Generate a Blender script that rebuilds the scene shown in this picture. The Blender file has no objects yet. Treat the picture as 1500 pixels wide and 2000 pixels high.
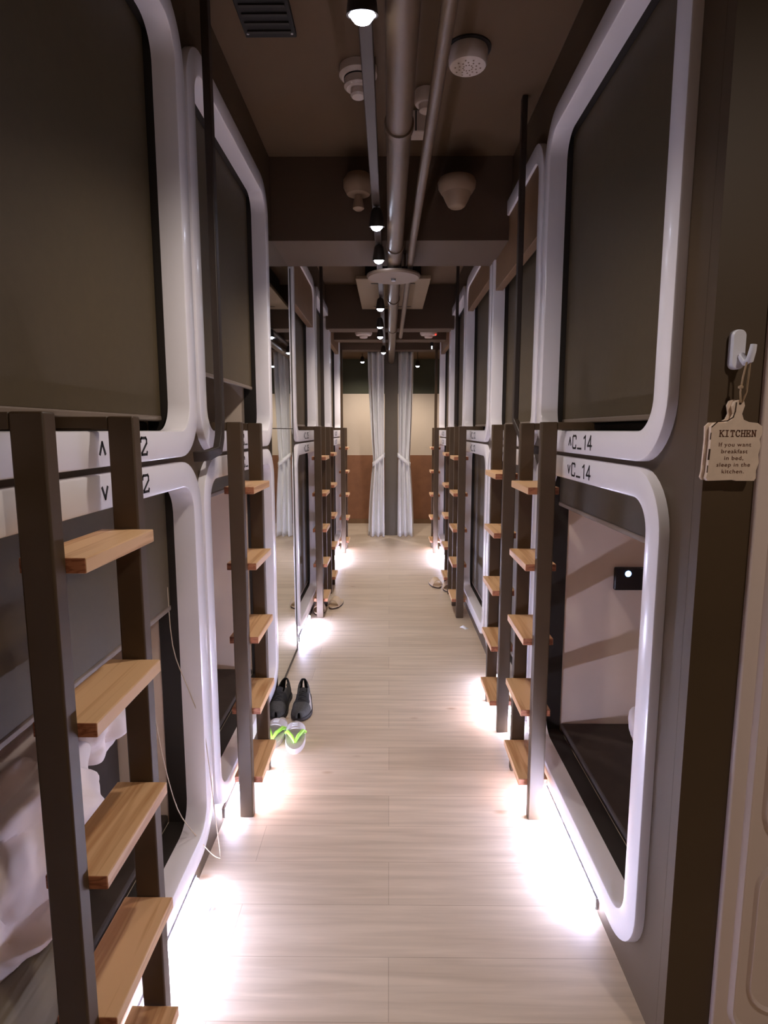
import bpy, bmesh, math, random
from mathutils import Vector, Matrix, noise
random.seed(4)
U = 1.45                      # every length below is in units of the eye height (1.45 m)
COL = bpy.context.scene.collection
PI = math.pi

# ------------------------------------------------------------------ materials
def lin(c):
    out = []
    for v in c:
        v /= 255.0
        out.append(v/12.92 if v <= 0.04045 else ((v+0.055)/1.055)**2.4)
    return tuple(out)+(1.0,)

def mat(name, rgb, rough=0.6, metal=0.0, var=0.0, scale=8.0, emit=None, strength=0.0, spec=0.5, bump=0.0, bscale=60.0, sheen=0.0, coat=0.0):
    m = bpy.data.materials.new(name); m.use_nodes = True
    nt = m.node_tree; b = nt.nodes['Principled BSDF']
    c = lin(rgb)
    b.inputs['Base Color'].default_value = c
    b.inputs['Roughness'].default_value = rough
    b.inputs['Metallic'].default_value = metal
    b.inputs['Specular IOR Level'].default_value = spec
    if coat: b.inputs['Coat Weight'].default_value = coat; b.inputs['Coat Roughness'].default_value = 0.12
    if sheen: b.inputs['Sheen Weight'].default_value = sheen
    tc = nt.nodes.new('ShaderNodeTexCoord')
    if var > 0:
        n = nt.nodes.new('ShaderNodeTexNoise'); n.inputs['Scale'].default_value = scale; n.inputs['Detail'].default_value = 4
        r = nt.nodes.new('ShaderNodeValToRGB')
        r.color_ramp.elements[0].position = 0.3; r.color_ramp.elements[1].position = 0.7
        r.color_ramp.elements[0].color = tuple(v*(1-var) for v in c[:3])+(1,)
        r.color_ramp.elements[1].color = tuple(min(1, v*(1+var)) for v in c[:3])+(1,)
        nt.links.new(tc.outputs['Object'], n.inputs['Vector']); nt.links.new(n.outputs['Fac'], r.inputs['Fac'])
        nt.links.new(r.outputs['Color'], b.inputs['Base Color'])
    if bump > 0:
        n2 = nt.nodes.new('ShaderNodeTexNoise'); n2.inputs['Scale'].default_value = bscale; n2.inputs['Detail'].default_value = 3
        bp = nt.nodes.new('ShaderNodeBump'); bp.inputs['Strength'].default_value = bump; bp.inputs['Distance'].default_value = 0.004
        nt.links.new(tc.outputs['Object'], n2.inputs['Vector']); nt.links.new(n2.outputs['Fac'], bp.inputs['Height'])
        nt.links.new(bp.outputs['Normal'], b.inputs['Normal'])
    if emit:
        b.inputs['Emission Color'].default_value = lin(emit); b.inputs['Emission Strength'].default_value = strength
    return m

def wood_mat(name, light, dark, axis_scale, rough=0.5, wave=6.0):
    """long grain wood: stretched noise driving a ramp"""
    m = bpy.data.materials.new(name); m.use_nodes = True
    nt = m.node_tree; b = nt.nodes['Principled BSDF']; b.inputs['Roughness'].default_value = rough
    tc = nt.nodes.new('ShaderNodeTexCoord'); mp = nt.nodes.new('ShaderNodeMapping')
    mp.inputs['Scale'].default_value = axis_scale
    oi = nt.nodes.new('ShaderNodeObjectInfo')
    add = nt.nodes.new('ShaderNodeVectorMath'); add.operation = 'ADD'
    mul = nt.nodes.new('ShaderNodeMath'); mul.operation = 'MULTIPLY'; mul.inputs[1].default_value = 40.0
    nt.links.new(oi.outputs['Random'], mul.inputs[0]); nt.links.new(tc.outputs['Object'], add.inputs[0]); nt.links.new(mul.outputs[0], add.inputs[1])
    nt.links.new(add.outputs[0], mp.inputs['Vector'])
    n = nt.nodes.new('ShaderNodeTexNoise'); n.inputs['Scale'].default_value = 1.0; n.inputs['Detail'].default_value = 6; n.inputs['Distortion'].default_value = 0.6
    w = nt.nodes.new('ShaderNodeMath'); w.operation = 'MULTIPLY'; w.inputs[1].default_value = wave
    fr = nt.nodes.new('ShaderNodeMath'); fr.operation = 'PINGPONG'; fr.inputs[1].default_value = 1.0
    r = nt.nodes.new('ShaderNodeValToRGB')
    r.color_ramp.elements[0].color = lin(dark); r.color_ramp.elements[1].color = lin(light)
    r.color_ramp.elements[0].position = 0.0; r.color_ramp.elements[1].position = 0.55
    nt.links.new(mp.outputs[0], n.inputs['Vector']); nt.links.new(n.outputs['Fac'], w.inputs[0]); nt.links.new(w.outputs[0], fr.inputs[0])
    nt.links.new(fr.outputs[0], r.inputs['Fac']); nt.links.new(r.outputs['Color'], b.inputs['Base Color'])
    return m

def floor_mat():
    """pale oak planks laid across the corridor"""
    m = bpy.data.materials.new('pale_oak_planks'); m.use_nodes = True
    nt = m.node_tree; b = nt.nodes['Principled BSDF']; L = nt.links
    b.inputs['Roughness'].default_value = 0.42; b.inputs['Specular IOR Level'].default_value = 0.45
    tc = nt.nodes.new('ShaderNodeTexCoord')
    br = nt.nodes.new('ShaderNodeTexBrick')
    br.inputs['Scale'].default_value = 1.0; br.inputs['Brick Width'].default_value = 1.22; br.inputs['Row Height'].default_value = 0.185
    br.inputs['Mortar Size'].default_value = 0.0012; br.inputs['Mortar Smooth'].default_value = 0.2; br.inputs['Bias'].default_value = 0.0
    br.offset = 0.37
    br.inputs['Color1'].default_value = lin((224,206,184)); br.inputs['Color2'].default_value = lin((212,193,170)); br.inputs['Mortar'].default_value = lin((190,170,148))
    L.new(tc.outputs['Object'], br.inputs['Vector'])
    mp = nt.nodes.new('ShaderNodeMapping'); mp.inputs['Scale'].default_value = (1.4, 22.0, 1.0)
    n = nt.nodes.new('ShaderNodeTexNoise'); n.inputs['Scale'].default_value = 1.6; n.inputs['Detail'].default_value = 7; n.inputs['Distortion'].default_value = 0.5
    L.new(tc.outputs['Object'], mp.inputs['Vector']); L.new(mp.outputs[0], n.inputs['Vector'])
    r = nt.nodes.new('ShaderNodeValToRGB'); r.color_ramp.elements[0].position = .3; r.color_ramp.elements[1].position = .72
    r.color_ramp.elements[0].color = (.80,.77,.73,1); r.color_ramp.elements[1].color = (1.04,1.03,1.02,1)
    L.new(n.outputs['Fac'], r.inputs['Fac'])
    mx = nt.nodes.new('ShaderNodeMixRGB'); mx.blend_type = 'MULTIPLY'; mx.inputs[0].default_value = 1.0
    L.new(br.outputs['Color'], mx.inputs[1]); L.new(r.outputs['Color'], mx.inputs[2])
    # sparse knots
    v = nt.nodes.new('ShaderNodeTexVoronoi'); v.inputs['Scale'].default_value = 2.6
    mp2 = nt.nodes.new('ShaderNodeMapping'); mp2.inputs['Scale'].default_value = (1.0, 2.0, 1.0)
    L.new(tc.outputs['Object'], mp2.inputs['Vector']); L.new(mp2.outputs[0], v.inputs['Vector'])
    r2 = nt.nodes.new('ShaderNodeValToRGB'); r2.color_ramp.elements[0].position = .02; r2.color_ramp.elements[1].position = .09
    r2.color_ramp.elements[0].color = (.72,.6,.5,1); r2.color_ramp.elements[1].color = (1,1,1,1)
    L.new(v.outputs['Distance'], r2.inputs['Fac'])
    mx2 = nt.nodes.new('ShaderNodeMixRGB'); mx2.blend_type = 'MULTIPLY'; mx2.inputs[0].default_value = 1.0
    L.new(mx.outputs[0], mx2.inputs[1]); L.new(r2.outputs['Color'], mx2.inputs[2])
    L.new(mx2.outputs[0], b.inputs['Base Color'])
    return m

M = dict(
    floor=floor_mat(),
    wall=mat('dark_brown_wall', (78,60,38), .55, var=.08, scale=3),
    ceil=mat('dark_brown_ceiling', (98,75,50), .8, var=.06, scale=2),
    beam=mat('brown_beam_paint', (84,64,46), .7, var=.06, scale=2),
    frame=mat('gloss_white_frame', (246,240,242), .25, spec=.5, coat=.3),
    guide=mat('dark_inner_guide', (38,31,24), .6),
    blind=mat('dark_roller_fabric', (78,64,40), .6, var=.05, scale=40, bump=.05, bscale=500),
    bar=mat('blind_bottom_bar', (120,104,90), .45),
    shell=mat('beige_capsule_lining', (238,216,196), .6, var=.03, scale=5),
    mattress=mat('dark_mattress_cover', (62,50,40), .85, var=.1, scale=20),
    header=mat('brown_header_board', (128,96,66), .55, var=.08, scale=6),
    ink=mat('black_lettering', (30,24,22), .6),
    steel=mat('brown_black_steel', (78,60,40), .5, var=.06, scale=10, spec=.4),
    tread=wood_mat('oiled_pine_tread', (226,182,134), (198,146,98), (30, 1.3, 30), .45, 5.0),
    endgrain=wood_mat('end_grain', (182,116,80), (140,80,52), (16,3,60), .6, 8.0),
    led=mat('led_strip_glow', (240,240,255), .4, emit=(208,213,255), strength=122.0),
    ledcase=mat('aluminium_channel', (190,190,195), .35, metal=.8),
    mirror=mat('mirror_glass', (228,232,228), .02, metal=1.0),
    mframe=mat('mirror_edge', (70,60,46), .5),
    pipe=mat('brown_painted_pipe', (96,75,54), .42, var=.08, scale=5),
    track=mat('dark_track', (66,52,40), .5),
    can=mat('lamp_housing', (52,44,38), .4, metal=.3),
    bulb=mat('lamp_bulb', (255,255,255), .3, emit=(222,230,255), strength=28.0),
    detw=mat('detector_white_plastic', (222,205,192), .5),
    detb=mat('tan_plastic', (150,124,98), .55),
    dark=mat('soot_black', (26,21,17), .7),
    cream=mat('cream_wall', (214,196,174), .7, var=.03, scale=3),
    terra=mat('terracotta_panel', (142,96,66), .6, var=.12, scale=9),
    green=mat('dark_green_wall', (66,66,46), .7, var=.08, scale=3),
    pillar=mat('grey_brown_pillar', (92,82,68), .65, var=.05, scale=5),
    curtain=mat('pale_grey_curtain', (236,234,232), .8, bump=.08, bscale=200, sheen=.2),
    door=mat('white_door_paint', (224,206,198), .4),
    signw=mat('whitewashed_wood', (228,206,186), .7, var=.06, scale=30),
    signink=mat('brown_stamp', (104,62,40), .7),
    signedge=mat('sign_raw_edge', (62,40,26), .8),
    twine=mat('jute_twine', (176,150,120), .9),
    hook=mat('white_hook_plastic', (232,232,242), .35),
    linen=mat('white_linen', (240,226,222), .85, bump=.12, bscale=30, sheen=.2),
    blanket=mat('grey_green_blanket', (128,118,98), .9, bump=.15, bscale=60),
    towel=mat('tan_pillow', (176,150,130), .9, bump=.1, bscale=60),
    shoe=mat('dark_grey_mesh', (72,70,66), .8, var=.2, scale=120, bump=.2, bscale=600),
    shoeblk=mat('black_shoe_trim', (30,27,25), .7),
    shoegrey=mat('light_grey_shoe_panel', (178,170,160), .7),
    shoesole=mat('white_black_sole', (48,42,40), .7),
    neon=mat('neon_green_strap', (176,240,90), .5),
    sandal=mat('grey_footbed', (200,190,182), .7),
    strapg=mat('grey_strap', (196,188,186), .7),
    slip=mat('tan_slipper', (214,190,158), .75),
    sliph=mat('dark_slipper_sole', (64,46,36), .7),
    paper=mat('white_paper', (244,244,248), .7),
    panel=mat('black_control_panel', (30,24,22), .35),
    bluel=mat('blue_reading_light', (200,220,255), .3, emit=(150,190,255), strength=2.2),
    redl=mat('red_indicator', (255,60,50), .4, emit=(255,40,30), strength=3.0),
    exitl=mat('white_indicator', (255,255,255), .4, emit=(235,240,255), strength=6.0),
    plate=mat('brown_collector_plate', (118,98,80), .45, metal=.2),
    cassette=mat('tan_ceiling_cassette', (136,114,86), .6),
    railm=mat('black_brown_rail', (52,40,30), .5),
    bead=mat('beaded_chain', (196,176,150), .5),
)

# ------------------------------------------------------------------ mesh helpers (h units in, metres out)
def V(p): return Vector(p)*U
def box(bm, a, b, mi=0):
    xs = sorted((a[0], b[0])); ys = sorted((a[1], b[1])); zs = sorted((a[2], b[2]))
    v = [bm.verts.new(V((x, y, z))) for x in xs for y in ys for z in zs]
    for f in ((0,1,3,2),(4,6,7,5),(0,4,5,1),(2,3,7,6),(0,2,6,4),(1,5,7,3)):
        bm.faces.new([v[i] for i in f]).material_index = mi
    return v
def loft(bm, rings, close_u=True, cap0=False, cap1=False, mi=0):
    vs = [[bm.verts.new(V(p)) for p in r] for r in rings]
    n = len(vs[0])
    for a, b in zip(vs[:-1], vs[1:]):
        for i in range(n if close_u else n-1):
            j = (i+1) % n
            bm.faces.new((a[i], a[j], b[j], b[i])).material_index = mi
    if cap0: bm.faces.new(vs[0][::-1]).material_index = mi
    if cap1: bm.faces.new(vs[-1]).material_index = mi
    return vs
def tube(bm, pts, r, n=12, caps=True):
    pts = [Vector(p) for p in pts]
    rings = []; up = Vector((0,0,1))
    prev = None
    for i, p in enumerate(pts):
        d = (pts[min(i+1, len(pts)-1)]-pts[max(i-1, 0)]).normalized()
        if prev is None:
            a = d.cross(up if abs(d.z) < .95 else Vector((1,0,0))).normalized()
        else:
            a = (prev-d*prev.dot(d)).normalized()
        prev = a; b = d.cross(a)
        rr = r[i] if isinstance(r, (list, tuple)) else r
        rings.append([p+a*rr*math.cos(2*PI*k/n)+b*rr*math.sin(2*PI*k/n) for k in range(n)])
    loft(bm, rings, True, caps, caps)
def lathe(bm, prof, c=(0,0,0), n=32, axis='z', sgn=1):
    rings = []
    for r, h in prof:
        ring = []
        for k in range(n):
            a = 2*PI*k/n
            p = (r*math.cos(a), r*math.sin(a), h*sgn)
            if axis == 'y': p = (p[0], p[2], p[1])
            if axis == 'x': p = (p[2], p[0], p[1])
            ring.append((c[0]+p[0], c[1]+p[1], c[2]+p[2]))
        rings.append(ring)
    loft(bm, rings, True, prof[0][0] > 1e-6, prof[-1][0] > 1e-6)
def obj(name, bm, m, parent=None, loc=None, bevel=0, smooth=True, sub=0, solid=0, seg=2):
    bmesh.ops.remove_doubles(bm, verts=bm.verts, dist=1e-6)
    bmesh.ops.recalc_face_normals(bm, faces=bm.faces)
    me = bpy.data.meshes.new(name); bm.to_mesh(me); bm.free()
    for x in (m if isinstance(m, (list, tuple)) else [m]): me.materials.append(x)
    if smooth:
        me.polygons.foreach_set('use_smooth', [True]*len(me.polygons)); me.set_sharp_from_angle(angle=math.radians(38))
    o = bpy.data.objects.new(name, me); COL.objects.link(o)
    if parent: o.parent = parent
    if loc: o.location = V(loc)
    if solid:
        s = o.modifiers.new('thick', 'SOLIDIFY'); s.thickness = solid*U; s.offset = -1
    if bevel:
        bv = o.modifiers.new('bevel', 'BEVEL'); bv.width = bevel*U; bv.segments = seg; bv.limit_method = 'ANGLE'
    if sub:
        sb = o.modifiers.new('subd', 'SUBSURF'); sb.levels = sub; sb.render_levels = sub
    return o
def tag(o, label, cat, group=None):
    o['label'] = label; o['category'] = cat
    if group: o['group'] = group
    return o
def thing(name, label, cat, loc=(0,0,0), rz=0, group=None):
    o = bpy.data.objects.new(name, None); COL.objects.link(o); o.empty_display_size = .1
    o.location = V(loc); o.rotation_euler = (0,0,rz)
    return tag(o, label, cat, group)
def struct(name, bm, m, label=None, parent=None, **k):
    o = obj(name, bm, m, parent, **k)
    if parent is None: o['kind'] = 'structure'
    if label: o['label'] = label
    return o
NB = bmesh.new
def rrect(y0, y1, z0, z1, r, seg=10):
    """rounded rectangle points in the (y, z) plane"""
    pts = []
    for cy, cz, a0 in ((y1-r, z1-r, 0), (y0+r, z1-r, PI/2), (y0+r, z0+r, PI), (y1-r, z0+r, 1.5*PI)):
        for k in range(seg+1):
            a = a0+k/seg*PI/2
            pts.append((cy+r*math.cos(a), cz+r*math.sin(a)))
    return pts

# ------------------------------------------------------------------ layout
FR, FL = .420, -.410           # front face of the frames, right and left
WR, WL = .437, -.427           # wall plane behind the frames
CE = 1.9585                    # ceiling
ZL = (.067, .937); ZU = (.947, 1.81)
ROW_R = [(.923,1.736),(1.752,2.565),(2.581,3.430),(3.446,4.256),(4.272,5.130)]
ROW_L = [(.490,1.300),(1.316,2.136),(2.645,3.430),(3.446,4.250),(4.266,5.120)]
MIR = (2.142, 2.640)
NUM_R = ['14','13','12','11','10']; NUM_L = ['02','03','05','06','07']
END = 5.20

# ------------------------------------------------------------------ setting
bm = NB(); box(bm, (-3.2,-1.6,-.03), (3.2,6.5,0)); struct('floor', bm, M['floor'], 'pale oak plank floor running down the corridor', smooth=False)
bm = NB(); box(bm, (-1.9,-1.6,CE), (1.9,4.3,CE+.04)); struct('ceiling', bm, M['ceil'], 'dark brown painted ceiling over the near corridor', smooth=False)
bm = NB(); box(bm, (-3.2,4.31,1.735), (3.2,6.5,1.775)); struct('ceiling', bm, M['ceil'], 'lower dark ceiling at the far end of the corridor', smooth=False)
def side_wall(name, xw, s, rows, y0, y1, solids, label):
    """facing panel with a rectangular hole behind every frame"""
    g = .035; t = .02
    bm = NB(); xa, xb = xw, xw+s*t
    cuts = []
    y = y0
    for a, b in rows:
        if a+g > y: box(bm, (xa, y, 0), (xb, a+g, CE))
        box(bm, (xa, a+g, 0), (xb, b-g, ZL[0]+g))
        box(bm, (xa, a+g, ZL[1]-g), (xb, b-g, ZU[0]+g))
        box(bm, (xa, a+g, ZU[1]-g), (xb, b-g, CE))
        y = b-g
    box(bm, (xa, y, 0), (xb, y1, CE))
    return struct(name, bm, M['wall'], label, smooth=False)
side_wall('wall_right', WR, 1, ROW_R, .8605, END, [], 'dark brown panelled wall holding the right row of capsules')
side_wall('wall_left', WL, -1, ROW_L, -.9, END, [], 'dark brown panelled wall holding the left row of capsules')
# near end of the right block, facing the camera, with the door beside it
bm = NB(); box(bm, (WR, .8365, 0), (.508, .86, CE)); box(bm, (.508,.8365,1.60), (1.45,.86,CE))
struct('wall_front', bm, M['wall'], 'dark brown end wall of the right row facing the camera', smooth=False)
# white panelled door
door = NB(); box(door, (.508,.829,.0), (1.10,.858,1.60))
dr = struct('door_1', door, M['door'], 'white panelled door at the right edge beside the dark end wall', bevel=.003)
bm = NB()
def ring_mould(bm, x0, x1, z0, z1, r, w, y):
    o = rrect(x0, x1, z0, z1, r, 8); i1 = rrect(x0+w, x1-w, z0+w, z1-w, max(.005, r-w), 8); mid = rrect(x0+w/2, x1-w/2, z0+w/2, z1-w/2, max(.006, r-w/2), 8)
    loft(bm, [[(p[0], y, p[1]) for p in o], [(p[0], y-.006, p[1]) for p in mid], [(p[0], y, p[1]) for p in i1]])
ring_mould(bm, .530, 1.08, .055, 1.55, .05, .012, .829)
ring_mould(bm, .556, 1.05, .095, .360, .05, .008, .829); ring_mould(bm, .556, 1.05, .385, 1.50, .05, .008, .829)
obj('door_moulding', bm, M['door'], dr)
bm = NB(); lathe(bm, [(0,0),(.016,0),(.018,-.012),(.012,-.024),(0,-.026)], (1.045,.829,.70), 20, 'y'); obj('door_knob', bm, M['ledcase'], dr)
# beams across
def beam(y0, y1, zb, zt, label, name, xa=WL+.001, xb=WR-.001):
    bm = NB(); box(bm, (xa, y0, zb), (xb, y1, zt)); return struct(name, bm, M['beam'], label, smooth=False)
beam(2.267, 2.606, 1.675, CE-.0005, 'deep dark ceiling beam crossing the corridor', 'trim_1')
beam(4.15, 4.305, 1.675, CE-.0005, 'second ceiling beam farther down the corridor', 'trim_2')
beam(4.66, 4.80, 1.677, 1.7345, 'low rib under the far ceiling, before the pillar', 'trim_3')
beam(5.24, 5.37, 1.677, 1.7345, 'last low rib under the far ceiling, above the curtains', 'trim_4', -.9, .95)
# end posts of both rows
for n, x in (('trim_5', -.409), ('trim_6', .400)):
    bm = NB(); box(bm, (x-.011, END+.003, 0), (x+.011, END+.03, 1.7345 if False else 1.676)); struct(n, bm, M['steel'], 'thin dark end post at the far end of the '+('left' if x < 0 else 'right')+' row', smooth=False)
# far cross corridor
bm = NB()
box(bm, (-3.1,6.41,0), (3.1,6.46,.735), 0); box(bm, (-3.1,6.41,.735), (3.1,6.46,1.378), 1); box(bm, (-3.1,6.41,1.378), (3.1,6.46,1.734), 2)
struct('wall_back', bm, [M['terra'], M['cream'], M['green']], 'far wall banded brown, cream and dark green', smooth=False)
bm = NB(); box(bm, (-3.1,6.402,0), (3.1,6.4095,.05)); struct('baseboard_back', bm, M['header'], 'brown skirting along the far wall', smooth=False)
bm = NB(); box(bm, (-.043,5.66,0), (.081,5.78,1.7345)); struct('wall_pillar', bm, M['pillar'], 'narrow grey brown pillar between the two curtains', bevel=.003)

# ------------------------------------------------------------------ lettering strokes
GLY = {
 'C': [(.95,1.08),(.95,1.28),(.85,1.4),(.15,1.4),(0,1.25),(0,.15),(.15,0),(.85,0),(.95,.12),(.95,.32)],
 '_': [(-.05,0),(.95,0)],
 '1': [(.15,1.18),(.55,1.4),(.55,0)],
 '4': [(.72,0),(.72,1.4),(.0,.38),(1,.38)],
 '2': [(0,1.1),(0,1.28),(.12,1.4),(.85,1.4),(.97,1.25),(.97,.95),(.1,.12),(.1,0),(.92,0),(1,.18)],
 '0': [(.15,0),(0,.15),(0,1.25),(.15,1.4),(.85,1.4),(1,1.25),(1,.15),(.85,0),(.15,0)],
 '3': [(0,1.4),(.95,1.4),(.4,.8),(.8,.75),(.95,.6),(.95,.15),(.8,0),(.15,0),(0,.15)],
 '5': [(.95,1.4),(.05,1.4),(.05,.8),(.8,.8),(.95,.65),(.95,.15),(.8,0),(.15,0),(0,.15)],
 '6': [(.9,1.4),(.2,1.4),(0,1.2),(0,.15),(.15,0),(.8,0),(.95,.15),(.95,.65),(.8,.8),(0,.8)],
 '7': [(0,1.4),(1,1.4),(.35,0)],
 '^': [(0,.35),(.33,1.15),(.66,.35)], 'v': [(0,1.05),(.33,.25),(.66,1.05)],
}
def stroke(bm, pts, w, to3, th):
    for i, (a, b) in enumerate(zip(pts[:-1], pts[1:])):
        a, b = Vector(a), Vector(b); d = (b-a)
        if d.length < 1e-6: continue
        d.normalize(); n = Vector((-d.y, d.x))*w/2; e = d*w*.45
        q = [a-e-n, b+e-n, b+e+n, a-e+n]
        lo = [bm.verts.new(V(to3(p.x, p.y, 0))) for p in q]; hi = [bm.verts.new(V(to3(p.x, p.y, th))) for p in q]
        bm.faces.new(hi); 
        for k in range(4): bm.faces.new((lo[k], lo[(k+1)%4], hi[(k+1)%4], hi[k]))
def text_strokes(bm, s, gw, gh, adv, w, to3, th, dense=True):
    x = 0
    for ch in s:
        g = GLY[ch]; sc = gh/1.4
        stroke(bm, [(x+px*gw, pz*sc) for px, pz in g], w, to3, th)
        x += adv*((.80 if dense else .95) if ch in '^v1' else 1.0)
    return x

# ------------------------------------------------------------------ capsules
def capsule(side, idx, upper, blind_to, header=None, cord=False):
    s = 1 if side == 'R' else -1
    F = FR if s > 0 else FL
    y0, y1 = (ROW_R if s > 0 else ROW_L)[idx]; z0, z1 = ZU if upper else ZL
    num = (NUM_R if s > 0 else NUM_L)[idx]
    yc = (y0+y1)/2; w = (y1-y0)/2; h = z1-z0
    sign = ('^' if upper else 'v')+'C_'+num
    order = ['nearest the camera', 'second along', 'third along', 'fourth along', 'at the far end'][idx]
    state = {True:'a closed dark blind', False:'an open front'}[blind_to < .05]
    if 0.05 <= blind_to < .5: state = 'its blind nearly closed'
    elif .5 <= blind_to < .8: state = 'a half lowered blind'
    elif blind_to >= .8: state = 'its blind rolled up'
    root = thing('sleeping_capsule', '%s white framed capsule, %s %s, with %s' % ('upper' if upper else 'lower', 'right row' if s > 0 else 'left row', order, state),
                 'sleeping capsule', (F, yc, z0), 0, 'sleeping capsules along the corridor')
    X = lambda d: s*d          # depth away from the corridor
    # frame: lofted rounded ring
    prof = [(0,.040),(0,.0035),(.0010,.0010),(.0035,0),(.0475,0),(.0503,.0010),(.0515,.0035),(.0515,.046)]
    bm = NB(); rings = []
    for ins, d in prof:
        rings.append([(X(d), p[0], p[1]) for p in rrect(-w+ins, w-ins, ins, h-ins, .108-ins)])
    loft(bm, rings); obj('frame', bm, M['frame'], root)
    # dark guide behind the frame
    bm = NB(); g = .040; ip = .052
    o = [(-w+g, g), (w-g, g), (w-g, h-g), (-w+g, h-g)]; i = [(-w+ip, ip), (w-ip, ip), (w-ip, h-ip), (-w+ip, h-ip)]
    loft(bm, [[(X(.0405), p[0], p[1]) for p in o], [(X(.046), p[0], p[1]) for p in i], [(X(.088), p[0], p[1]) for p in i], [(X(.088), p[0], p[1]) for p in o]])
    obj('inner_guide', bm, M['guide'], root, smooth=False)
    # lining: open box
    bm = NB(); q = ip-.004; D = 1.30
    ring = lambda d: [(X(d), -w+q, q), (X(d), w-q, q), (X(d), w-q, h-q), (X(d), -w+q, h-q)]
    loft(bm, [ring(.0885), ring(D)], True, False, True); obj('lining', bm, M['shell'], root, smooth=False)
    bm = NB(); box(bm, (X(.089), -w+q+.002, q+.001), (X(D-.01), w-q-.002, q+.022)); obj('floor_mat', bm, M['mattress'], root, bevel=.006)
    # blind
    zb = ip+.004+(h-2*ip)*blind_to; yb = w-ip-.004
    bm = NB(); box(bm, (X(.060), -yb, zb), (X(.0625), yb, h-ip-.002)); bl = obj('roller_blind', bm, M['blind'], root, smooth=False)
    bm = NB(); box(bm, (X(.0575), -yb, zb-.012), (X(.065), yb, zb-.0002)); obj('bottom_bar', bm, M['bar'], bl, bevel=.003)
    if cord:
        bm = NB(); pts = []
        path = [(.062, 1.105, .60), (.062,1.12,.50), (.060,1.14,.40), (.056,1.155,.32), (.040,1.175,.20), (.012,1.20,.12), (-.014,1.22,.062), (-.026,1.235,.040), (-.024,1.25,.034),
                (-.018,1.262,.06), (-.010,1.266,.14), (-.004,1.262,.24), (.004,1.255,.34), (.030,1.244,.44), (.056,1.236,.54), (.060,1.232,.70)]
        P = [Vector((X(a), b-yc, c-z0)) for a, b, c in path]
        for k in range(len(P)-1):
            p0 = P[max(k-1,0)]; p1 = P[k]; p2 = P[k+1]; p3 = P[min(k+2, len(P)-1)]
            for t in (0,.25,.5,.75):
                pts.append(.5*((2*p1)+(-p0+p2)*t+(2*p0-5*p1+4*p2-p3)*t*t+(-p0+3*p1-3*p2+p3)*t**3))
        tube(bm, pts, .0011, 6); obj('pull_chain', bm, M['bead'], bl)
    if header:
        bm = NB(); box(bm, (X(.008), -w+.045, header-z0), (X(.038), w-.045, h-.045)); obj('header_board', bm, M['header'], root, bevel=.002)
    # number on the bar between the two levels
    bm = NB(); gh = .0275; adv = .037 if s > 0 else .036; gw = .0245
    L = adv*4+gw; zt = (.0125 if upper else h-.0125-gh)
    yoff = {0: .036, 1: 0.0, 2: -.055, 3: 0.0, 4: -.05}[idx] if s < 0 else {2: .02}.get(idx, 0.0)
    dirn = -s; st = -dirn*.082+yoff
    to3 = lambda a, b, t: (X(-t), st+dirn*a, zt+b)
    off = text_strokes(bm, sign[0], gw, gh, adv, .0042, to3, .0006, s > 0); obj('level_mark', bm, M['ink'], root, smooth=False)
    for ch in sign[1:]:
        bm = NB(); to4 = lambda a, b, t, off=off: (X(-t), st+dirn*(a+off), zt+b)
        off += text_strokes(bm, ch, gw, gh, adv, .0042, to4, .0006); obj('number_character', bm, M['ink'], root, smooth=False)
    return root, yc, z0
caps = {}
for k in range(5):
    for side in 'RL':
        up = {('L',1): .19}.get((side,k), .035)
        hd = {('R',1): 1.556, ('R',2): 1.64, ('L',2): 1.556, ('R',4): 1.62, ('L',4): 1.62}.get((side,k))
        caps[side,k,1] = capsule(side, k, True, up, hd)
        lo = {('R',0): .885, ('L',0): .66, ('L',1): .93}.get((side,k), .02)
        caps[side,k,0] = capsule(side, k, False, lo, None, cord=(side=='L' and k==0))
# control panel with reading light on the side wall of the lower right capsule
r, yc, z0 = caps['R',0,0]
py = (ROW_R[0][1]-.0482)
bm = NB(); box(bm, (.225, py-yc-.014, .545-z0), (.325, py-yc, .612-z0)); cp = obj('control_panel', bm, M['panel'], r, bevel=.004)
bm = NB(); lathe(bm, [(0,0),(.009,0),(.007,-.004),(0,-.005)], (.262, py-yc-.014, .594-z0), 20, 'y'); obj('reading_light', bm, M['bluel'], cp)

# ------------------------------------------------------------------ ladders
TZ = [.100,.290,.480,.671,.862]
def make_ladder(side):
    s = 1 if side == 'R' else -1
    root = thing('ladder', '', 'ladder')
    a, b = (.360,.398) if s > 0 else (-.388,-.352)
    sp = .2255 if s > 0 else .216
    for y in (0, sp):
        bm = NB(); box(bm, (a, y, 0), (b, y+.024, 1.019)); obj('stile', bm, M['steel'], root, bevel=.0025)
        bm = NB()
        if s > 0: box(bm, (b+.0002, y+.001, 1.0005), (.485, y+.023, 1.0185)); box(bm, (.473, y+.001, .972), (.485, y+.023, 1.0005))
        else: box(bm, (a-.0002, y+.001, 1.0005), (-.475, y+.023, 1.0185)); box(bm, (-.463, y+.001, .972), (-.475, y+.023, 1.0005))
        obj('hook_arm', bm, M['steel'], root, bevel=.0015)
    ta, tb = (.338,.414) if s > 0 else (-.405,-.331)
    for z in TZ:
        bm = NB(); vs = box(bm, (ta, .0245, z-.018), (tb, sp-.0005, z))
        for f in bm.faces:
            n = f.normal; f.normal_update()
            if abs(f.normal.y) > .9: f.material_index = 1
        # object origin at the tread so that the grain differs
        o = obj('tread', bm, [M['tread'], M['endgrain']], root, bevel=.0016)
    return root
LAD_R = [1.43,1.883,3.11,3.585,4.825]; LAD_L = [.613,1.435,3.11,3.59,4.81]
names = ['nearest', 'second', 'third', 'fourth', 'farthest']
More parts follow.
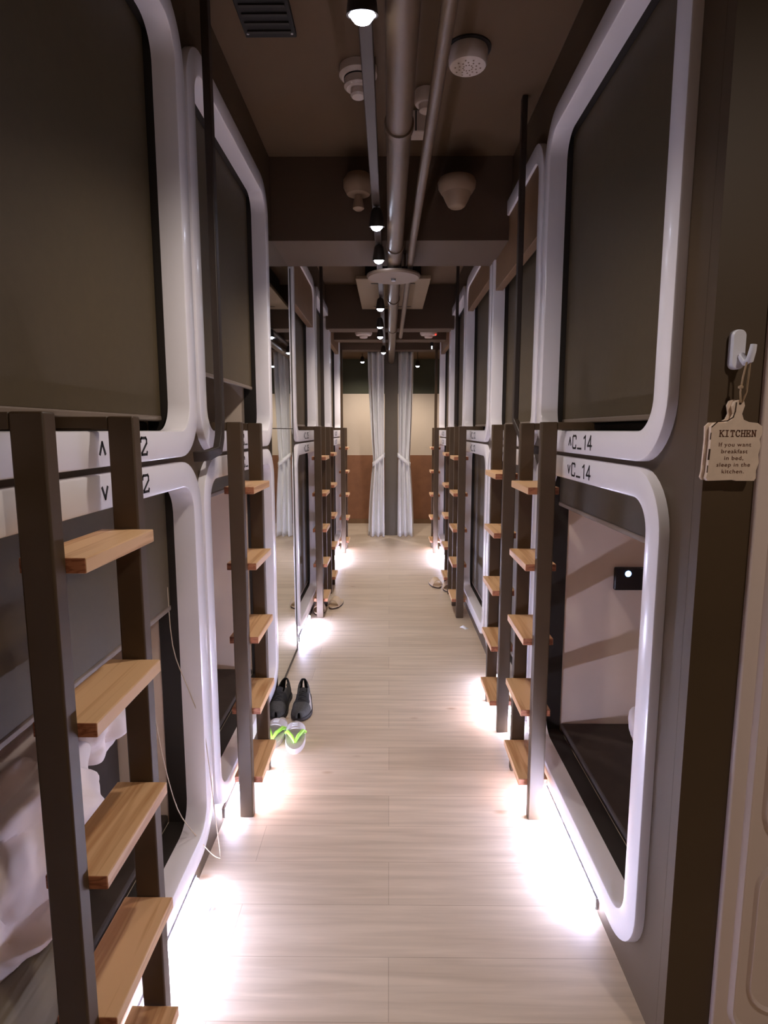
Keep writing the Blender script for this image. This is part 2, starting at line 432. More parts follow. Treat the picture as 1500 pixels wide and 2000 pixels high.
def copy_tree(o, parent=None):
    c = o.copy(); COL.objects.link(c)
    if parent: c.parent = parent
    for ch in [x for x in bpy.data.objects if x.parent == o]: copy_tree(ch, c)
    return c
for side, ys in (('R', LAD_R), ('L', LAD_L)):
    proto = make_ladder(side)
    for k, y in enumerate(ys):
        o = proto if k == 0 else copy_tree(proto)
        o.location = V((0, y, 0))
        o['label'] = '%s bunk ladder on the %s, dark steel stiles with five wooden treads' % (names[k], 'right' if side == 'R' else 'left')
        o['group'] = 'bunk ladders hooked on the capsules'

# ------------------------------------------------------------------ grab rails between paired capsules
def rail(side, yb, label):
    s = 1 if side == 'R' else -1
    x = (FR if s > 0 else FL)
    bm = NB(); c = []
    xo = x-s*.028
    y0 = yb+(.058 if s < 0 else .145)
    path = [(x+s*.012, yb, .942), (x-s*.010, yb+.012, .945), (xo, yb+.030, .955), (xo, yb+.050, .985), (xo, y0, 1.03), (xo, y0, 1.2), (xo, y0, 1.5), (xo, y0, CE-.001)]
    rings = []
    for i, p in enumerate(path):
        p = Vector(p); d = (Vector(path[min(i+1,7)])-Vector(path[max(i-1,0)])).normalized()
        side_v = Vector((0, d.z, -d.y)).normalized(); nx = Vector((1,0,0))
        hw, ht = .012, .008
        rings.append([p+side_v*hw+nx*ht, p-side_v*hw+nx*ht, p-side_v*hw-nx*ht, p+side_v*hw-nx*ht])
    loft(bm, rings, True, True, True)
    o = obj('grab_rail', bm, M['railm'], None, bevel=.002); tag(o, label, 'grab rail', 'grab rails between paired capsules')
rail('L', (ROW_L[0][1]+ROW_L[1][0])/2, 'nearest left grab rail, dark bar rising beside the second ladder')
rail('R', (ROW_R[0][1]+ROW_R[1][0])/2, 'nearest right grab rail, dark bar rising between the two near ladders')
rail('L', (ROW_L[2][1]+ROW_L[3][0])/2, 'farther left grab rail, dark bar rising beyond the tall mirror')
rail('R', (ROW_R[2][1]+ROW_R[3][0])/2, 'farther right grab rail, dark bar between the third and fourth right ladders')

# ------------------------------------------------------------------ mirror
mr = thing('wall_mirror', 'tall frameless wall mirror from floor to beam between left capsules', 'mirror', (WL+.001, MIR[0], 0))
mw = MIR[1]-MIR[0]
for n, za, zb in (('mirror_glass', .012, 1.004), ('mirror_glass', 1.007, 1.672)):
    bm = NB(); box(bm, (0, .008, za), (.006, mw-.008, zb)); obj(n, bm, M['mirror'], mr, smooth=False)
bm = NB(); box(bm, (0,0,0), (.008,.007,1.674)); box(bm, (0,mw-.007,0), (.008,mw,1.674)); box(bm, (0,.007,.0), (.008,mw-.007,.011)); obj('mirror_edging', bm, M['mframe'], mr, smooth=False)

# ------------------------------------------------------------------ LED strips under the capsules
def led(side, a, b, label):
    s = 1 if side == 'R' else -1
    x = WR if s > 0 else WL
    r = thing('light_strip', label, 'light strip', (x, a, .004), 0, 'glowing strips under the capsules')
    bm = NB(); box(bm, (-s*.0005, 0, .004), (-s*.006, b-a, .030)); obj('channel', bm, M['ledcase'], r, smooth=False)
    bm = NB(); box(bm, (-s*.0062, .003, .006), (-s*.011, b-a-.003, .026)); obj('diffuser', bm, M['led'], r, bevel=.002)
for side, a, b, lab in (('R',1.13,1.56,'glowing light strip under the nearest right capsule'), ('R',1.86,2.30,'glowing light strip behind the second right ladder'),
    ('R',4.30,4.95,'glowing light strip by the farthest right ladder'),
    ('L',.74,1.19,'glowing light strip under the nearest left capsule'), ('L',1.42,1.74,'glowing light strip behind the second left ladder'),
    ('L',2.72,3.06,'glowing light strip just beyond the tall mirror'), ('L',4.30,4.95,'glowing light strip by the farthest left ladder')):
    led(side, a, b, lab)

# ------------------------------------------------------------------ ceiling services
bm = NB(); tube(bm, [(.020,-1.5,1.632),(.020,5.655,1.632)], .027, 24)
pp = obj('ceiling_pipe', bm, M['pipe']); tag(pp, 'thick brown pipe running along the middle of the ceiling', 'pipe')
for y in (1.35, 2.18, 3.02, 3.9):
    bm = NB(); lathe(bm, [(.0275,-.010),(.031,-.010),(.031,.010),(.0275,.010)], (.020,y,1.632), 24, 'y'); obj('pipe_clamp', bm, M['pipe'], pp)
for y in (1.0, 3.3):
    bm = NB(); box(bm, (.016,y-.006,1.659), (.024,y+.006,CE)); obj('pipe_hanger', bm, M['pipe'], pp)
bm = NB(); tube(bm, [(.098,-1.5,1.62),(.088,1.0,1.62),(.078,2.1,1.62),(.076,4.14,1.62)], .0125, 16)
o = obj('ceiling_conduit', bm, M['pipe']); tag(o, 'thin brown conduit to the right of the thick ceiling pipe', 'pipe')
tr = thing('lighting_track', 'dark track holding the spotlights left of the ceiling pipe', 'lighting track', (-.040,-1.5,1.66))
bm = NB(); box(bm, (-.012,0,0), (.012,6.55,.016)); obj('rail', bm, M['track'], tr, bevel=.002)
for y in (2.0, 3.2, 4.6):
    bm = NB(); box(bm, (-.003,y-.003,.0162), (.003,y+.003,CE-1.66)); obj('hanger_rod', bm, M['track'], tr)
def spot(loc, tilt, label, power, group='ceiling spotlights', rod=True, lamp=True, sc=1.0):
    r = thing('spotlight', label, 'spotlight', loc, 0, group)
    R = Matrix.Rotation(tilt, 4, 'X')
    def put(name, prof, m, par=r):
        bm = NB(); lathe(bm, [(a*sc, b*sc) for a, b in prof], (0,0,0), 24); bmesh.ops.transform(bm, matrix=R, verts=bm.verts); return obj(name, bm, m, par)
    put('housing', [(.0,.052),(.010,.052),(.016,.044),(.022,.012),(.0235,.0),(.0205,.0),(.018,.010)], M['can'])
    put('bulb', [(.0178,.004),(.0165,-.003),(.011,-.009),(.004,-.0115),(0,-.012)], M['bulb'])
    if rod:
        bm = NB(); box(bm, (-.004,-.004,.040), (.004,.004,1.6605-loc[2])); obj('stem', bm, M['can'], r)
    if lamp:
        ld = bpy.data.lights.new('spot_beam', 'SPOT'); ld.energy = power; ld.color = (1.0,.89,.81); ld.spot_size = math.radians(150); ld.spot_blend = .8; ld.shadow_soft_size = .03
        lo = bpy.data.objects.new('spot_beam', ld); COL.objects.link(lo); lo.parent = r; lo.location = V((0,0,-.02)); lo.rotation_euler = (tilt,0,0)
    return r
P = 13
spot((-.040,.965,1.600), .25, 'brightest ceiling spotlight at the top edge, nearest the camera', P)
spot((-.038,1.90,1.605), .20, 'ceiling spotlight just before the deep beam', P)
spot((-.038,2.26,1.605), .20, 'ceiling spotlight right beside the round collector plate', P*.8)
spot((-.045,3.13,1.605), .10, 'ceiling spotlight under the tan cassette panel', P)
spot((-.055,3.66,1.606), .30, 'ceiling spotlight just past the cassette panel', P*.7)
spot((-.060,4.06,1.606), .10, 'ceiling spotlight right before the second beam', P*.7)
spot((-.046,4.86,1.606), .12, 'farthest track spotlight above the curtains', P*2.6)
spot((-.26,5.95,1.655), .1, 'small spotlight near the far wall, left of the curtains', P*1.8, 'far wall spotlights', False)
spot((.27,5.85,1.605), .1, 'small spotlight near the far wall, right of the curtains', P*1.8, 'far wall spotlights', False)
# ceiling downlight of the wider space by the door, just out of the picture
dl = thing('ceiling_downlight', 'round ceiling downlight over the space before the white door', 'ceiling light', (.80,-.15,CE))
bm = NB(); lathe(bm, [(0,0),(.060,0),(.060,-.010),(.050,-.014),(0,-.014)], (0,0,0), 32); obj('rim', bm, M['detw'], dl)
bm = NB(); lathe(bm, [(0,-.0142),(.046,-.0142),(.044,-.018),(0,-.019)], (0,0,0), 32); obj('lens', bm, mat('warm_lens', (255,240,225), .4, emit=(255,226,200), strength=6.0), dl)
ld = bpy.data.lights.new('downlight_beam', 'SPOT'); ld.energy = 40; ld.color = (1.0,.86,.76); ld.spot_size = math.radians(150); ld.spot_blend = .6; ld.shadow_soft_size = .06
lo = bpy.data.objects.new('downlight_beam', ld); COL.objects.link(lo); lo.parent = dl; lo.location = V((0,0,-.03))
# stems for those two
for r in [o for o in bpy.data.objects if o.name.startswith('spotlight') and o.get('group') == 'far wall spotlights']:
    zz = r.location.z/U
    bm = NB(); box(bm, (-.003,-.003,.045), (.003,.003,1.7345-zz)); obj('stem', bm, M['can'], r)

def detector(loc, label, tiers, m='detw', cat='smoke detector', name='smoke_detector', extra=None):
    r = thing(name, label, cat, loc, 0)
    for k, (n, prof) in enumerate(tiers):
        bm = NB(); lathe(bm, prof, (0,0,0), 36); obj(n, bm, M[m], r)
    return r
d = detector((-.084,1.745,CE), 'three tiered white smoke detector left of the ceiling pipe', [('base', [(0,0),(.050,0),(.051,-.020),(.044,-.027),(.0,-.027)]), ('sensor_ring', [(.0,-.027),(.037,-.0275),(.038,-.048),(.031,-.054),(0,-.054)]), ('sensor_cap', [(0,-.0545),(.021,-.055),(.021,-.068),(.017,-.073),(0,-.073)])])
bm = NB(); lathe(bm, [(.030,-.0272),(.0385,-.0272),(.0385,-.030),(.030,-.030)], (0,0,0), 36); obj('dark_slot', bm, M['dark'], d)
d = detector((.105,1.86,CE), 'small white smoke detector between the pipe and the conduit', [('base', [(0,0),(.033,0),(.034,-.030),(.030,-.036),(0,-.036)]), ('sensor_cap', [(0,-.0365),(.022,-.0365),(.020,-.052),(.014,-.056),(0,-.056)])])
d = detector((.199,1.665,CE), 'large round white ceiling speaker right of the conduit', [('body', [(0,0),(.047,0),(.050,-.008),(.049,-.036),(.045,-.043),(.030,-.0455),(0,-.046)])], cat='ceiling speaker', name='ceiling_speaker')
bm = NB()
for a in range(10):
    for rr in (.012,.022,.032): lathe(bm, [(0,0),(.0022,0),(.0022,-.0008),(0,-.0008)], (rr*math.cos(a*.628+rr*40), rr*math.sin(a*.628+rr*40), -.0456), 6)
obj('speaker_holes', bm, M['detb'], d)
bm = NB(); lathe(bm, [(0,0),(.058,0),(.058,-.004),(0,-.004)], (0,0,0), 36); obj('recess_shade_disc', bm, M['dark'], d)  # black disc painting the shade of the ceiling recess above the speaker
e = thing('junction_box', 'small white box on the ceiling between pipe and conduit', 'junction box', (.088,1.985,CE))
bm = NB(); box(bm, (-.026,-.03,-.062), (.026,.03,0)); obj('body', bm, M['detw'], e, bevel=.004)
bm = NB(); box(bm, (-.010,-.0315,-.060), (-.006,-.0302,-.004)); obj('cable_strip', bm, M['dark'], e)
g = thing('vent_grille', 'dark rectangular vent grille in the ceiling at top left', 'vent', (-.288,1.60,CE))
bm = NB(); box(bm, (-.062,-.42,-.012), (.062,0,-.0005)); obj('grille_frame', bm, M['dark'], g, bevel=.002)
bm = NB()
for k in range(13): box(bm, (-.052,-.030-k*.030,-.016), (.052,-.022-k*.030,-.0122))
obj('slats', bm, M['guide'], g)
for x in (-.053,.053):
    bm = NB(); lathe(bm, [(0,-.0122),(.0035,-.0122),(.003,-.0145),(0,-.015)], (x,-.018,0), 12); obj('screw', bm, M['ledcase'], g)
# tan domes on the near face of the deep beam
d = detector((.232,2.198,1.825), 'tan bell shaped speaker on the beam face, right of the pipes', [('flange', [(0,.030),(.060,.030),(.066,.018),(.064,.0),(.052,-.018),(0,-.018)]), ('bowl', [(0,-.0185),(.050,-.0185),(.040,-.040),(.030,-.058),(.022,-.064),(0,-.064)])], 'detb', 'speaker', 'wall_speaker')
bm = NB(); box(bm, (-.02,.03,-.012), (.02,.0685,.028)); obj('bracket', bm, M['detb'], d)
d = detector((-.108,2.212,1.845), 'tan round speaker on the beam face, left of the lighting track', [('flange', [(0,.030),(.040,.030),(.052,.012),(.052,-.012),(.040,-.034),(0,-.036)]), ('bowl', [(0,-.0365),(.012,-.0365),(.020,-.070),(.020,-.080),(.012,-.086),(0,-.086)])], 'detb', 'speaker', 'wall_speaker')
bm = NB(); box(bm, (-.02,.03,-.02), (.02,.0545,.02)); obj('bracket', bm, M['detb'], d)
# round collector plate under the beam
c = thing('collector_plate', 'flat round brown plate hanging under the deep beam', 'collector plate', (.016,2.43,1.596))
bm = NB(); lathe(bm, [(0,0),(.104,0),(.104,-.006),(.098,-.012),(0,-.014)], (0,0,0), 48); obj('disc', bm, M['plate'], c)
bm = NB(); tube(bm, [(.045,0,.0),(.045,0,.0785)], .004, 10); obj('hanger_rod', bm, M['plate'], c)
bm = NB(); lathe(bm, [(0,-.0142),(.010,-.0142),(.008,-.022),(0,-.024)], (0,0,0), 16); obj('nozzle', bm, M['ledcase'], c)
# ceiling cassette
c = thing('ceiling_cassette', 'tan square air conditioning cassette hung below the ceiling', 'air conditioner', (.020,3.70,1.79))
bm = NB(); box(bm, (-.20,-.40,0), (.20,.40,.020)); obj('panel', bm, M['cassette'], c, bevel=.004)
bm = NB(); box(bm, (-.15,-.33,.0202), (.15,.33,CE-1.79)); obj('body', bm, M['dark'], c)
bm = NB(); box(bm, (-.12,-.012-.30,-.0015), (.12,.0-.30,-.0002)); box(bm, (-.12,.30,-.0015), (.12,.312,-.0002)); obj('air_slot', bm, M['dark'], c)
for x, lab, ind in ((-.190,'far round smoke detector left of the last spotlights',False), (.290,'far round smoke detector with a red light, right side',True)):
    d = detector((x,4.56,1.7345), lab, [('base', [(0,0),(.062,0),(.064,-.030),(.056,-.042),(0,-.044)]), ('sensor_cap', [(0,-.0445),(.034,-.0445),(.028,-.060),(0,-.062)])])
    if ind:
        bm = NB(); lathe(bm, [(0,0),(.006,0),(.005,-.005),(0,-.006)], (.050,-.030,-.040), 12); obj('indicator', bm, M['redl'], d)
x = thing('exit_light', 'tiny bright indicator high beside the far right post', 'indicator light', (.345,5.00,1.665))
bm = NB(); box(bm, (-.012,-.010,-.016), (.012,.010,.05)); obj('body', bm, M['dark'], x, bevel=.002)
bm = NB(); box(bm, (-.004,-.012,-.014), (.004,-.0102,.008)); obj('lens', bm, M['exitl'], x)
bm = NB(); box(bm, (-.002,-.002,.0502), (.002,.002,.0702)); obj('stem', bm, M['dark'], x)

# ------------------------------------------------------------------ curtains
def curtain(x0, x1, tie0, tie1, b0, b1, label, phase, inner):
    y = 5.60; zt = 1.72; zb = .004; zk = .725
    root = thing('curtain', label, 'curtain', ((x0+x1)/2, y, 0), 0, 'curtains tied back to the pillar')
    xc = (x0+x1)/2
    rows = 40; n = 90; rings = []
    for r in range(rows+1):
        z = zt+(zb-zt)*r/rows
        if z > zk:
            t = (zt-z)/(zt-zk); e = t**1.6
            a = x0+(tie0-x0)*e; b = x1+(tie1-x1)*e
        else:
            t = (zk-z)/(zk-zb); e = 1-(1-t)**1.8
            a = tie0+(b0-tie0)*e; b = tie1+(b1-tie1)*e
        pin = math.exp(-((z-zk)/.10)**2)
        amp = .042*(1-.40*pin)
        row = []
        for k in range(n+1):
            u = k/n
            f = 2.7
            uu = u+.018*math.sin(9*u+z*2.2+phase)
            off = amp*math.sin(2*PI*f*uu+phase+.35*math.sin(2.5*z))+.003*math.sin(2*PI*6.1*u+z*1.2+phase)
            row.append((a+(b-a)*u-xc, off, z))
        rings.append(row)
    bm = NB(); loft(bm, rings, False); obj('cloth', bm, M['curtain'], root, solid=.002)
    # tie back band: sloping sash round the bundle
    bm = NB(); rr = []
    cx = (tie0+tie1)/2-xc; hw = abs(tie1-tie0)/2+.006
    for k in range(32):
        a = 2*PI*k/32
        px = cx+hw*math.cos(a); py = .034*math.sin(a)
        sl = .045*((px-cx)/hw)*(1 if inner > 0 else -1)
        rr.append([(px, py, zk+sl-.021), (px*1.0, py*1.06, zk+sl), (px, py, zk+sl+.021)])
    rings = [[q[i] for q in rr] for i in range(3)]
    loft(bm, rings, True); obj('tieback', bm, M['curtain'], root, solid=.003)
    bm = NB(); box(bm, (x0-xc-.004,-.010,1.7205), (x1-xc+.004,.010,1.7345)); obj('curtain_track', bm, M['track'], root)
curtain(-.197,-.047,-.150,-.047,-.197,-.045,'pale grey curtain tied back on the left of the pillar',.4,1)
curtain(.084,.222,.084,.194,.080,.232,'pale grey curtain tied back on the right of the pillar',2.1,-1)

# ------------------------------------------------------------------ kitchen sign and hook on the near end wall
yw = .8365
hk = thing('wall_hook', 'white plastic adhesive hook on the dark end wall beside the door', 'hook', (.4675,yw,1.107))
bm = NB(); pts = rrect(-.0095,.0095,-.026,.026,.008,6)
loft(bm, [[(p[0]*1.0, -.0003, p[1]) for p in pts], [(p[0], -.008, p[1]) for p in pts], [(p[0]*.85, -.0105, p[1]*.95) for p in pts]], True, True, True); obj('back_plate', bm, M['hook'], hk)
bm = NB(); tube(bm, [(.003,-.010,-.008),(.005,-.018,-.018),(.007,-.024,-.016),(.008,-.027,-.004),(.009,-.027,.004)], [.005,.005,.0048,.0045,.004], 10); obj('hook_prong', bm, M['hook'], hk)
sg = thing('kitchen_sign', 'whitewashed board sign reading KITCHEN hanging from the white hook', 'sign', (.469,yw-.016,.948))
sg.scale = (.73,1.0,.64)
outl = [(-.048,-.008),(-.046,.060),(-.047,.088),(-.040,.096),(-.020,.097),(-.010,.103),(-.006,.115),(-.009,.132),(-.006,.141),(.002,.144),(.010,.141),(.012,.132),(.008,.115),(.012,.103),(.022,.098),(.038,.096),(.047,.089),(.048,.075),(.044,.062),(.047,.048),(.044,.030),(.046,.012),(.042,-.004),(.043,-.020),(.040,-.026),(.006,-.026),(.002,-.024),(-.020,-.025),(-.046,-.026),(-.050,-.020)]
def plate(bm, pts, ya, yb):
    loft(bm, [[(p[0], ya, p[1]) for p in pts], [(p[0], yb, p[1]) for p in pts]], True, True, True)
bm = NB(); plate(bm, outl, 0, .007); obj('board', bm, M['signw'], sg, smooth=False)
bm = NB(); plate(bm, [(p[0]-.006, p[1]+.001) for p in outl], .0072, .0105); obj('back_board', bm, M['signw'], sg, smooth=False)
# knife cut dark edge along the left
bm = NB()
sk = [(-.004,.138),(-.005,.120),(-.008,.108),(-.018,.1005),(-.036,.0985),(-.0455,.088)]
stroke(bm, sk, .0022, lambda a, b, t: (a, -t, b), .0003); obj('cut_edge', bm, M['signedge'], sg, smooth=False)
for pl, wd in (([(-.0465,.075),(-.047,.062)], .0018), ([(-.0470,.040),(-.0477,.020)], .0035), ([(-.0485,.006),(-.0487,-.008)], .0018)):
    bm = NB(); stroke(bm, pl, wd, lambda a, b, t: (a, -t, b), .0003); obj('cut_edge', bm, M['signedge'], sg, smooth=False)
# KITCHEN in slab serif strokes
SER = {'K': [[(0,0),(0,1)],[(0,.42),(.75,1)],[(.25,.58),(.78,0)],[(-.14,1),(.16,1)],[(-.14,0),(.16,0)],[(.58,1),(.9,1)],[(.6,0),(.95,0)]],
 'I': [[(.35,0),(.35,1)],[(.05,1),(.65,1)],[(.05,0),(.65,0)]],
 'T': [[(.4,0),(.4,1)],[(0,.78),(0,1),(.8,1),(.8,.78)],[(.2,0),(.6,0)]],
 'C': [[(.78,.72),(.78,.95)],[(.78,.85),(.6,1),(.25,1),(0,.72),(0,.28),(.25,0),(.6,0),(.82,.2)]],
 'H': [[(.05,0),(.05,1)],[(.75,0),(.75,1)],[(.05,.5),(.75,.5)],[(-.1,1),(.22,1)],[(-.1,0),(.22,0)],[(.58,1),(.9,1)],[(.58,0),(.9,0)]],
 'E': [[(.05,0),(.05,1)],[(-.1,1),(.75,1),(.75,.76)],[(-.1,0),(.78,0),(.78,.26)],[(.05,.5),(.5,.5)],[(.5,.64),(.5,.36)]],
 'N': [[(.05,0),(.05,1)],[(.05,1),(.75,0)],[(.75,0),(.75,1)],[(-.12,1),(.12,1)],[(-.12,0),(.22,0)],[(.58,1),(.92,1)]]}
bm = NB(); x = -.0295
for ch in 'KITCHEN':
    for pl in SER[ch]: stroke(bm, [(x+a*.0078, .068+b*.0125) for a, b in pl], .0018, lambda a, b, t: (a, -t, b), .0004)
    x += .0098
obj('sign_title', bm, M['signink'], sg, smooth=False)
def flat_text(s, size, cx, cz, parent, m, name):
    cu = bpy.data.curves.new(name, 'FONT'); cu.body = s; cu.size = size*U; cu.align_x = 'CENTER'; cu.extrude = .0002; cu.space_character = 1.12
    t = bpy.data.objects.new(name, cu); COL.objects.link(t)
    dg = bpy.context.evaluated_depsgraph_get(); me = bpy.data.meshes.new_from_object(t.evaluated_get(dg))
    bpy.data.objects.remove(t); bpy.data.curves.remove(cu)
    me.transform(Matrix.Translation(V((cx, -.0003, cz))) @ Matrix.Rotation(PI/2, 4, 'X'))
    me.materials.clear(); me.materials.append(m)
    o = bpy.data.objects.new(name, me); COL.objects.link(o); o.parent = parent; return o
for k, s in enumerate(('If you want', 'breakfast', 'in bed,', 'sleep in the', 'kitchen.')):
    flat_text(s, .0118, -.001, .047-k*.0142, sg, M['signink'], 'sign_text')
tw = NB(); tube(tw, [(.003,-.001,.139),(.000,-.002,.160),(.001,-.004,.190),(.003,-.008,.222),(.0075,-.0105,.232),(.010,-.006,.205),(.0105,-.003,.160),(.006,-.001,.139)], .0015, 6)
lathe(tw, [(0,.004),(.004,.002),(.004,-.002),(0,-.004)], (.0,-.002,.170), 10)
obj('hanging_twine', tw, M['twine'], sg)
bm = NB(); lathe(bm, [(0,-.0004),(.0022,-.0004),(.0022,.0),(0,.0)], (.003,0,.136), 10, 'y'); obj('sign_hole', bm, M['signedge'], sg)

# ------------------------------------------------------------------ bedding in the near left capsule
def blob(name, c, ax, m, label, cat, seed, amp=.25, freq=3.0, rz=0, zmin=None, sq=1.0, group=None, folds=0.0, drape=None):
    bm = NB(); bmesh.ops.create_icosphere(bm, subdivisions=6, radius=1.0)
    for v in bm.verts:
        p = v.co.copy()
        q = Vector([math.copysign(abs(k)**sq, k) for k in p])
        d = noise.fractal(p*freq*.6+Vector((seed,seed*2,0)), 1.0, 2.0, 4)*amp
        f = folds*(math.sqrt(noise.noise(p*freq+Vector((seed*3,0,seed)))**2+.006)-.2)
        q *= 1+d+f
        co = Vector((q.x*ax[0], q.y*ax[1], q.z*ax[2]))
        if zmin is not None and (drape is None or co.x < drape): co.z = max(co.z, zmin)
        v.co = co*U
    o = obj(name, bm, m, None, c); o.rotation_euler.z = rz; tag(o, label, cat, group); return o
bx = NB(); box(bx, (-1.20,-.36,0), (0,.36,.225)); 
mt = obj('mattress', bx, M['mattress'], None, (-.60,.893,.1425), bevel=.02, seg=4); tag(mt, 'dark covered mattress in the lower nearest left capsule', 'mattress')
blob('duvet', (-.600,.775,.385), (.128,.215,.150), M['linen'], 'crumpled white duvet on the dark mattress, lower nearest left capsule', 'duvet', 3.1, .14, 2.4, 0, -.017, .8, folds=.36, drape=.0)
blob('pillow', (-.665,1.13,.4305), (.13,.10,.075), M['linen'], 'white pillow beyond the duvet, lower nearest left capsule', 'pillow', 7.7, .10, 2.0, .1, -.0625, .7, folds=.3)

blob('blanket', (-.515,.70,.205), (.040,.16,.066), M['blanket'], 'grey green folded blanket below the white duvet, lower nearest left capsule', 'blanket', 9.3, .08, 2.0, 0, -.067, .6, folds=.15)
# pillow in the open right capsule
blob('pillow', (.80,1.555,.1845), (.12,.10,.075), M['linen'], 'white pillow on the floor mat, open lower right capsule', 'pillow', 5.2, .1, 2.0, 0, -.0725, .7, folds=.2)

# ------------------------------------------------------------------ shoes
def sneaker(loc, rz, label, mir):
    r = thing('sneaker', label, 'shoe', loc, rz, 'pair of dark sneakers')
    Ls, n = .205, 24
    # +y is the heel end, -y the toe
    def wid(t):   # half width, t 0 toe .. 1 heel
        if t < .34: return .034*max(0, 1-((.34-t)/.34)**2.4)**.5
        base = .034-.0085*min(1, (t-.34)/.36)
        return base*(max(0, 1-((t-.86)/.14)**2)**.5 if t > .86 else 1)
    def hgt(t):
        return .024+.022*min(1, t/.5)+(.014*((t-.5)/.5) if t > .5 else 0)
    def outline(t): return (t-.5)*Ls
    ts = [.004,.03,.08,.14,.2,.27,.34,.41,.48,.55,.62,.69,.76,.83,.9,.95,.985,.997]
    bend = lambda t: mir*.008*math.sin(PI*t*.9)
    bm = NB(); rings = []
    for t in ts:
        w = wid(t)+.0025; y = outline(t); z1 = .013+.006*t; lift = .006*max(0,(.18-t)/.18)
        rings.append([(bend(t)-w, y, lift), (bend(t)+w, y, lift), (bend(t)+w+.001, y, lift+z1*.6), (bend(t)+w, y, z1), (bend(t)-w, y, z1), (bend(t)-w-.001, y, lift+z1*.6)])
    loft(bm, rings, True, True, True); obj('sole', bm, M['shoesole'], r)
    bm = NB(); m = 18; grid = []
    for t in ts:
        w = wid(t); y = outline(t); z0 = .0125+.006*t; h = hgt(t)
        e = .75 if t < .4 else .6
        grid.append([bm.verts.new(V((bend(t)-w*math.copysign(abs(math.cos(PI*k/m))**e, math.cos(PI*k/m))*(1-.18*math.sin(PI*k/m)*(t > .4)), y, z0+h*max(0,math.sin(PI*k/m))**.8*(1 if t < .97 else .85)))) for k in range(m+1)])
    for i in range(len(ts)-1):
        for k in range(m):
            t = (ts[i]+ts[i+1])/2; a = abs((k+.5)/m-.5)
            if .50 < t < .95 and a < .20*math.sin(PI*(t-.48)/.49)**.5: continue
            f = bm.faces.new((grid[i][k], grid[i+1][k], grid[i+1][k+1], grid[i][k+1]))
            side = (k+.5)/m
            f.material_index = 2 if t > .86 else (1 if t < .015 else (3 if (.30 < t < .62 and (side > .80 if mir > 0 else side < .20)) else (2 if .30 < t < .52 else 0)))
    u = obj('upper', bm, [M['shoe'], M['shoesole'], M['shoeblk'], M['shoegrey']], r, solid=.003)
    bm = NB()
    rings = []
    for t in (.27,.34,.42,.5,.56):
        y = outline(t); z = .0125+.006*t+hgt(t)+.0035+(.010 if t > .52 else 0); w = .012
        rings.append([(bend(t)-w, y, z-.004), (bend(t), y, z), (bend(t)+w, y, z-.004), (bend(t), y, z-.006)])
    loft(bm, rings, True, True, True); obj('tongue', bm, M['shoeblk'], r)
    bm = NB()
    for k, t in enumerate((.29,.34,.39,.44,.49)):
        y = outline(t); z = .0125+.006*t+hgt(t)+.0015
        sx = 1 if k % 2 else -1
        tube(bm, [(bend(t)-.014*sx, y, z-.0025), (bend(t), y+.004, z+.0045), (bend(t)+.014*sx, y+.009, z-.002)], .0018, 6)
    obj('laces', bm, M['shoegrey'] if False else M['shoeblk'], r)
    return r
sneaker((-.318,2.050,0), .07, 'right dark grey sneaker of the pair below the tall mirror', 1)
sneaker((-.388,2.055,0), -.03, 'left dark grey sneaker of the pair, nearer the mirror', -1)
def flipflop(loc, rz, label, mir):
    r = thing('flip_flop', label, 'sandal', loc, rz, 'pair of neon strapped sandals')
    pts = []
    for k in range(40):
        a = 2*PI*k/40; y = math.cos(a); x = math.sin(a)
        pts.append((x*(.032+.004*(y < 0)*(-y))*(1-.12*max(0,y)), y*.096))
    bm = NB(); loft(bm, [[(p[0], p[1], 0) for p in pts], [(p[0]*1.01, p[1]*1.01, .010) for p in pts], [(p[0]*.97, p[1]*.97, .0155) for p in pts]], True, True, True); obj('sole', bm, M['sandal'], r)
    # Y strap
    bm = NB(); toe = (0,-.055,.016)
    for sx in (-1,1):
        tube(bm, [toe, (sx*.010,-.040,.030), (sx*.024,-.012,.032), (sx*.031,.012,.016)], [.004,.006,.0065,.006], 8)
    obj('thong_strap', bm, M['neon'], r)
    bm = NB(); rings = []
    for k in range(13):
        a = PI*k/12
        rings.append([(-.032*math.cos(a), yy, .012+.028*math.sin(a)+dz) for yy, dz in ((-.008,0),(.030,.002),(.030,.005),(-.008,.003))])
    loft(bm, rings, True, True, True); sb = obj('band', bm, M['strapg'], r)
    bm = NB()
    for k in range(3): box(bm, (-.010,.000+k*.008,.0452), (.008,.004+k*.008,.0462))
    obj('band_stripe', bm, M['paper'], sb)
    return r
flipflop((-.305,1.838,0), .12, 'right grey sandal with a neon green strap, before the sneakers', 1)
flipflop((-.372,1.862,0), -.05, 'left grey sandal with a neon green strap, beside the second ladder', -1)
def slide(loc, rz, label, grp):
    r = thing('slipper', label, 'slipper', loc, rz, grp)
    pts = []
    for k in range(36):
        a = 2*PI*k/36; y = math.cos(a); pts.append((math.sin(a)*.032*(1+.10*(-y)), y*.088))
    bm = NB(); loft(bm, [[(p[0], p[1], 0) for p in pts], [(p[0]*1.02, p[1]*1.02, .008) for p in pts]], True, True, True); obj('outsole', bm, M['sliph'], r)
    bm = NB(); loft(bm, [[(p[0], p[1], .0082) for p in pts], [(p[0]*.98, p[1]*.98, .015) for p in pts]], True, True, True); obj('footbed', bm, M['slip'], r)
    bm = NB(); rings = []
    for k in range(15):
        a = PI*k/14
        rings.append([(-.034*math.cos(a), yy, .010+(.040+dz)*math.sin(a)) for yy, dz in ((-.062,-.006),(-.005,.004),(-.005,.008),(-.062,-.002))])
    loft(bm, rings, True, True, True); obj('strap', bm, M['slip'], r)
    return r
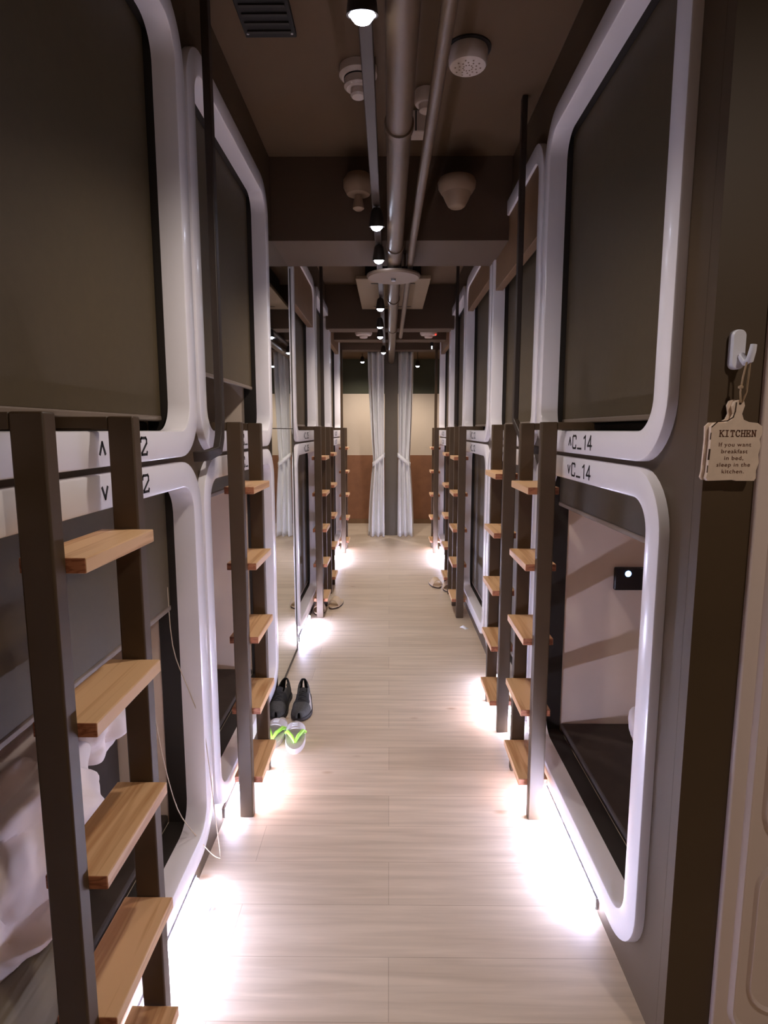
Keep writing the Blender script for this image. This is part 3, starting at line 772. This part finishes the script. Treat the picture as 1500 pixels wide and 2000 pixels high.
slide((-.302,3.345,0), -.25, 'outer tan slipper of the pair under the third left ladder', 'tan slippers by the left ladder')
slide((-.385,3.236,0), 0, 'inner tan slipper of the pair behind the third left ladder', 'tan slippers by the left ladder')
slide((.297,3.80,0), .25, 'outer tan slipper of the pair by the fourth right ladder', 'tan slippers by the right ladder')
slide((.372,3.711,0), 0, 'inner tan slipper of the pair behind the fourth right ladder', 'tan slippers by the right ladder')
bm = NB(); loft(bm, [[(-.012,-.02,.0004),(.012,-.022,.0004)],[(-.013,.0,.003),(.011,-.001,.0035)],[(-.014,.022,.0006),(.012,.024,.006)]], False)
o = obj('paper_scrap', bm, M['paper'], None, (.385,2.95,0), solid=.0005); o.rotation_euler.z = .6; tag(o, 'white scrap of paper on the floor before the third right capsule', 'paper')
bm = NB(); pts = []
for k in range(60):
    a = k*.33; rr = .018+.002*math.sin(k*.7); pts.append((rr*math.cos(a), rr*1.3*math.sin(a), .0025+.0011*(k//8)+.002*abs(math.sin(k*.4))))
tube(bm, pts, .0016, 6); o = obj('cable_coil', bm, M['hook'], None, (-.392,1.125,0)); tag(o, 'small coil of white cable on the floor under the nearest left capsule', 'cable')

# ------------------------------------------------------------------ world, camera, view
w = bpy.data.worlds.new('room_air'); bpy.context.scene.world = w; w.use_nodes = True
bg = w.node_tree.nodes['Background']; bg.inputs['Color'].default_value = lin((220,190,160)); bg.inputs['Strength'].default_value = .08
F_PX = 1170.0
cam = bpy.data.cameras.new('camera'); co = bpy.data.objects.new('camera', cam); COL.objects.link(co)
cam.sensor_fit = 'VERTICAL'; cam.sensor_height = 36.0; cam.sensor_width = 27.0; cam.lens = F_PX/2000*36.0; cam.clip_start = .02
co.location = V((0,0,1.0)); co.rotation_euler = (PI/2-math.atan(160/F_PX), 0, math.atan(10/F_PX))
sc = bpy.context.scene; sc.camera = co
sc.view_settings.view_transform = 'Standard'; sc.view_settings.look = 'None'; sc.view_settings.gamma = 1.0; sc.view_settings.use_curve_mapping = False
sc.view_settings.exposure = 0.75
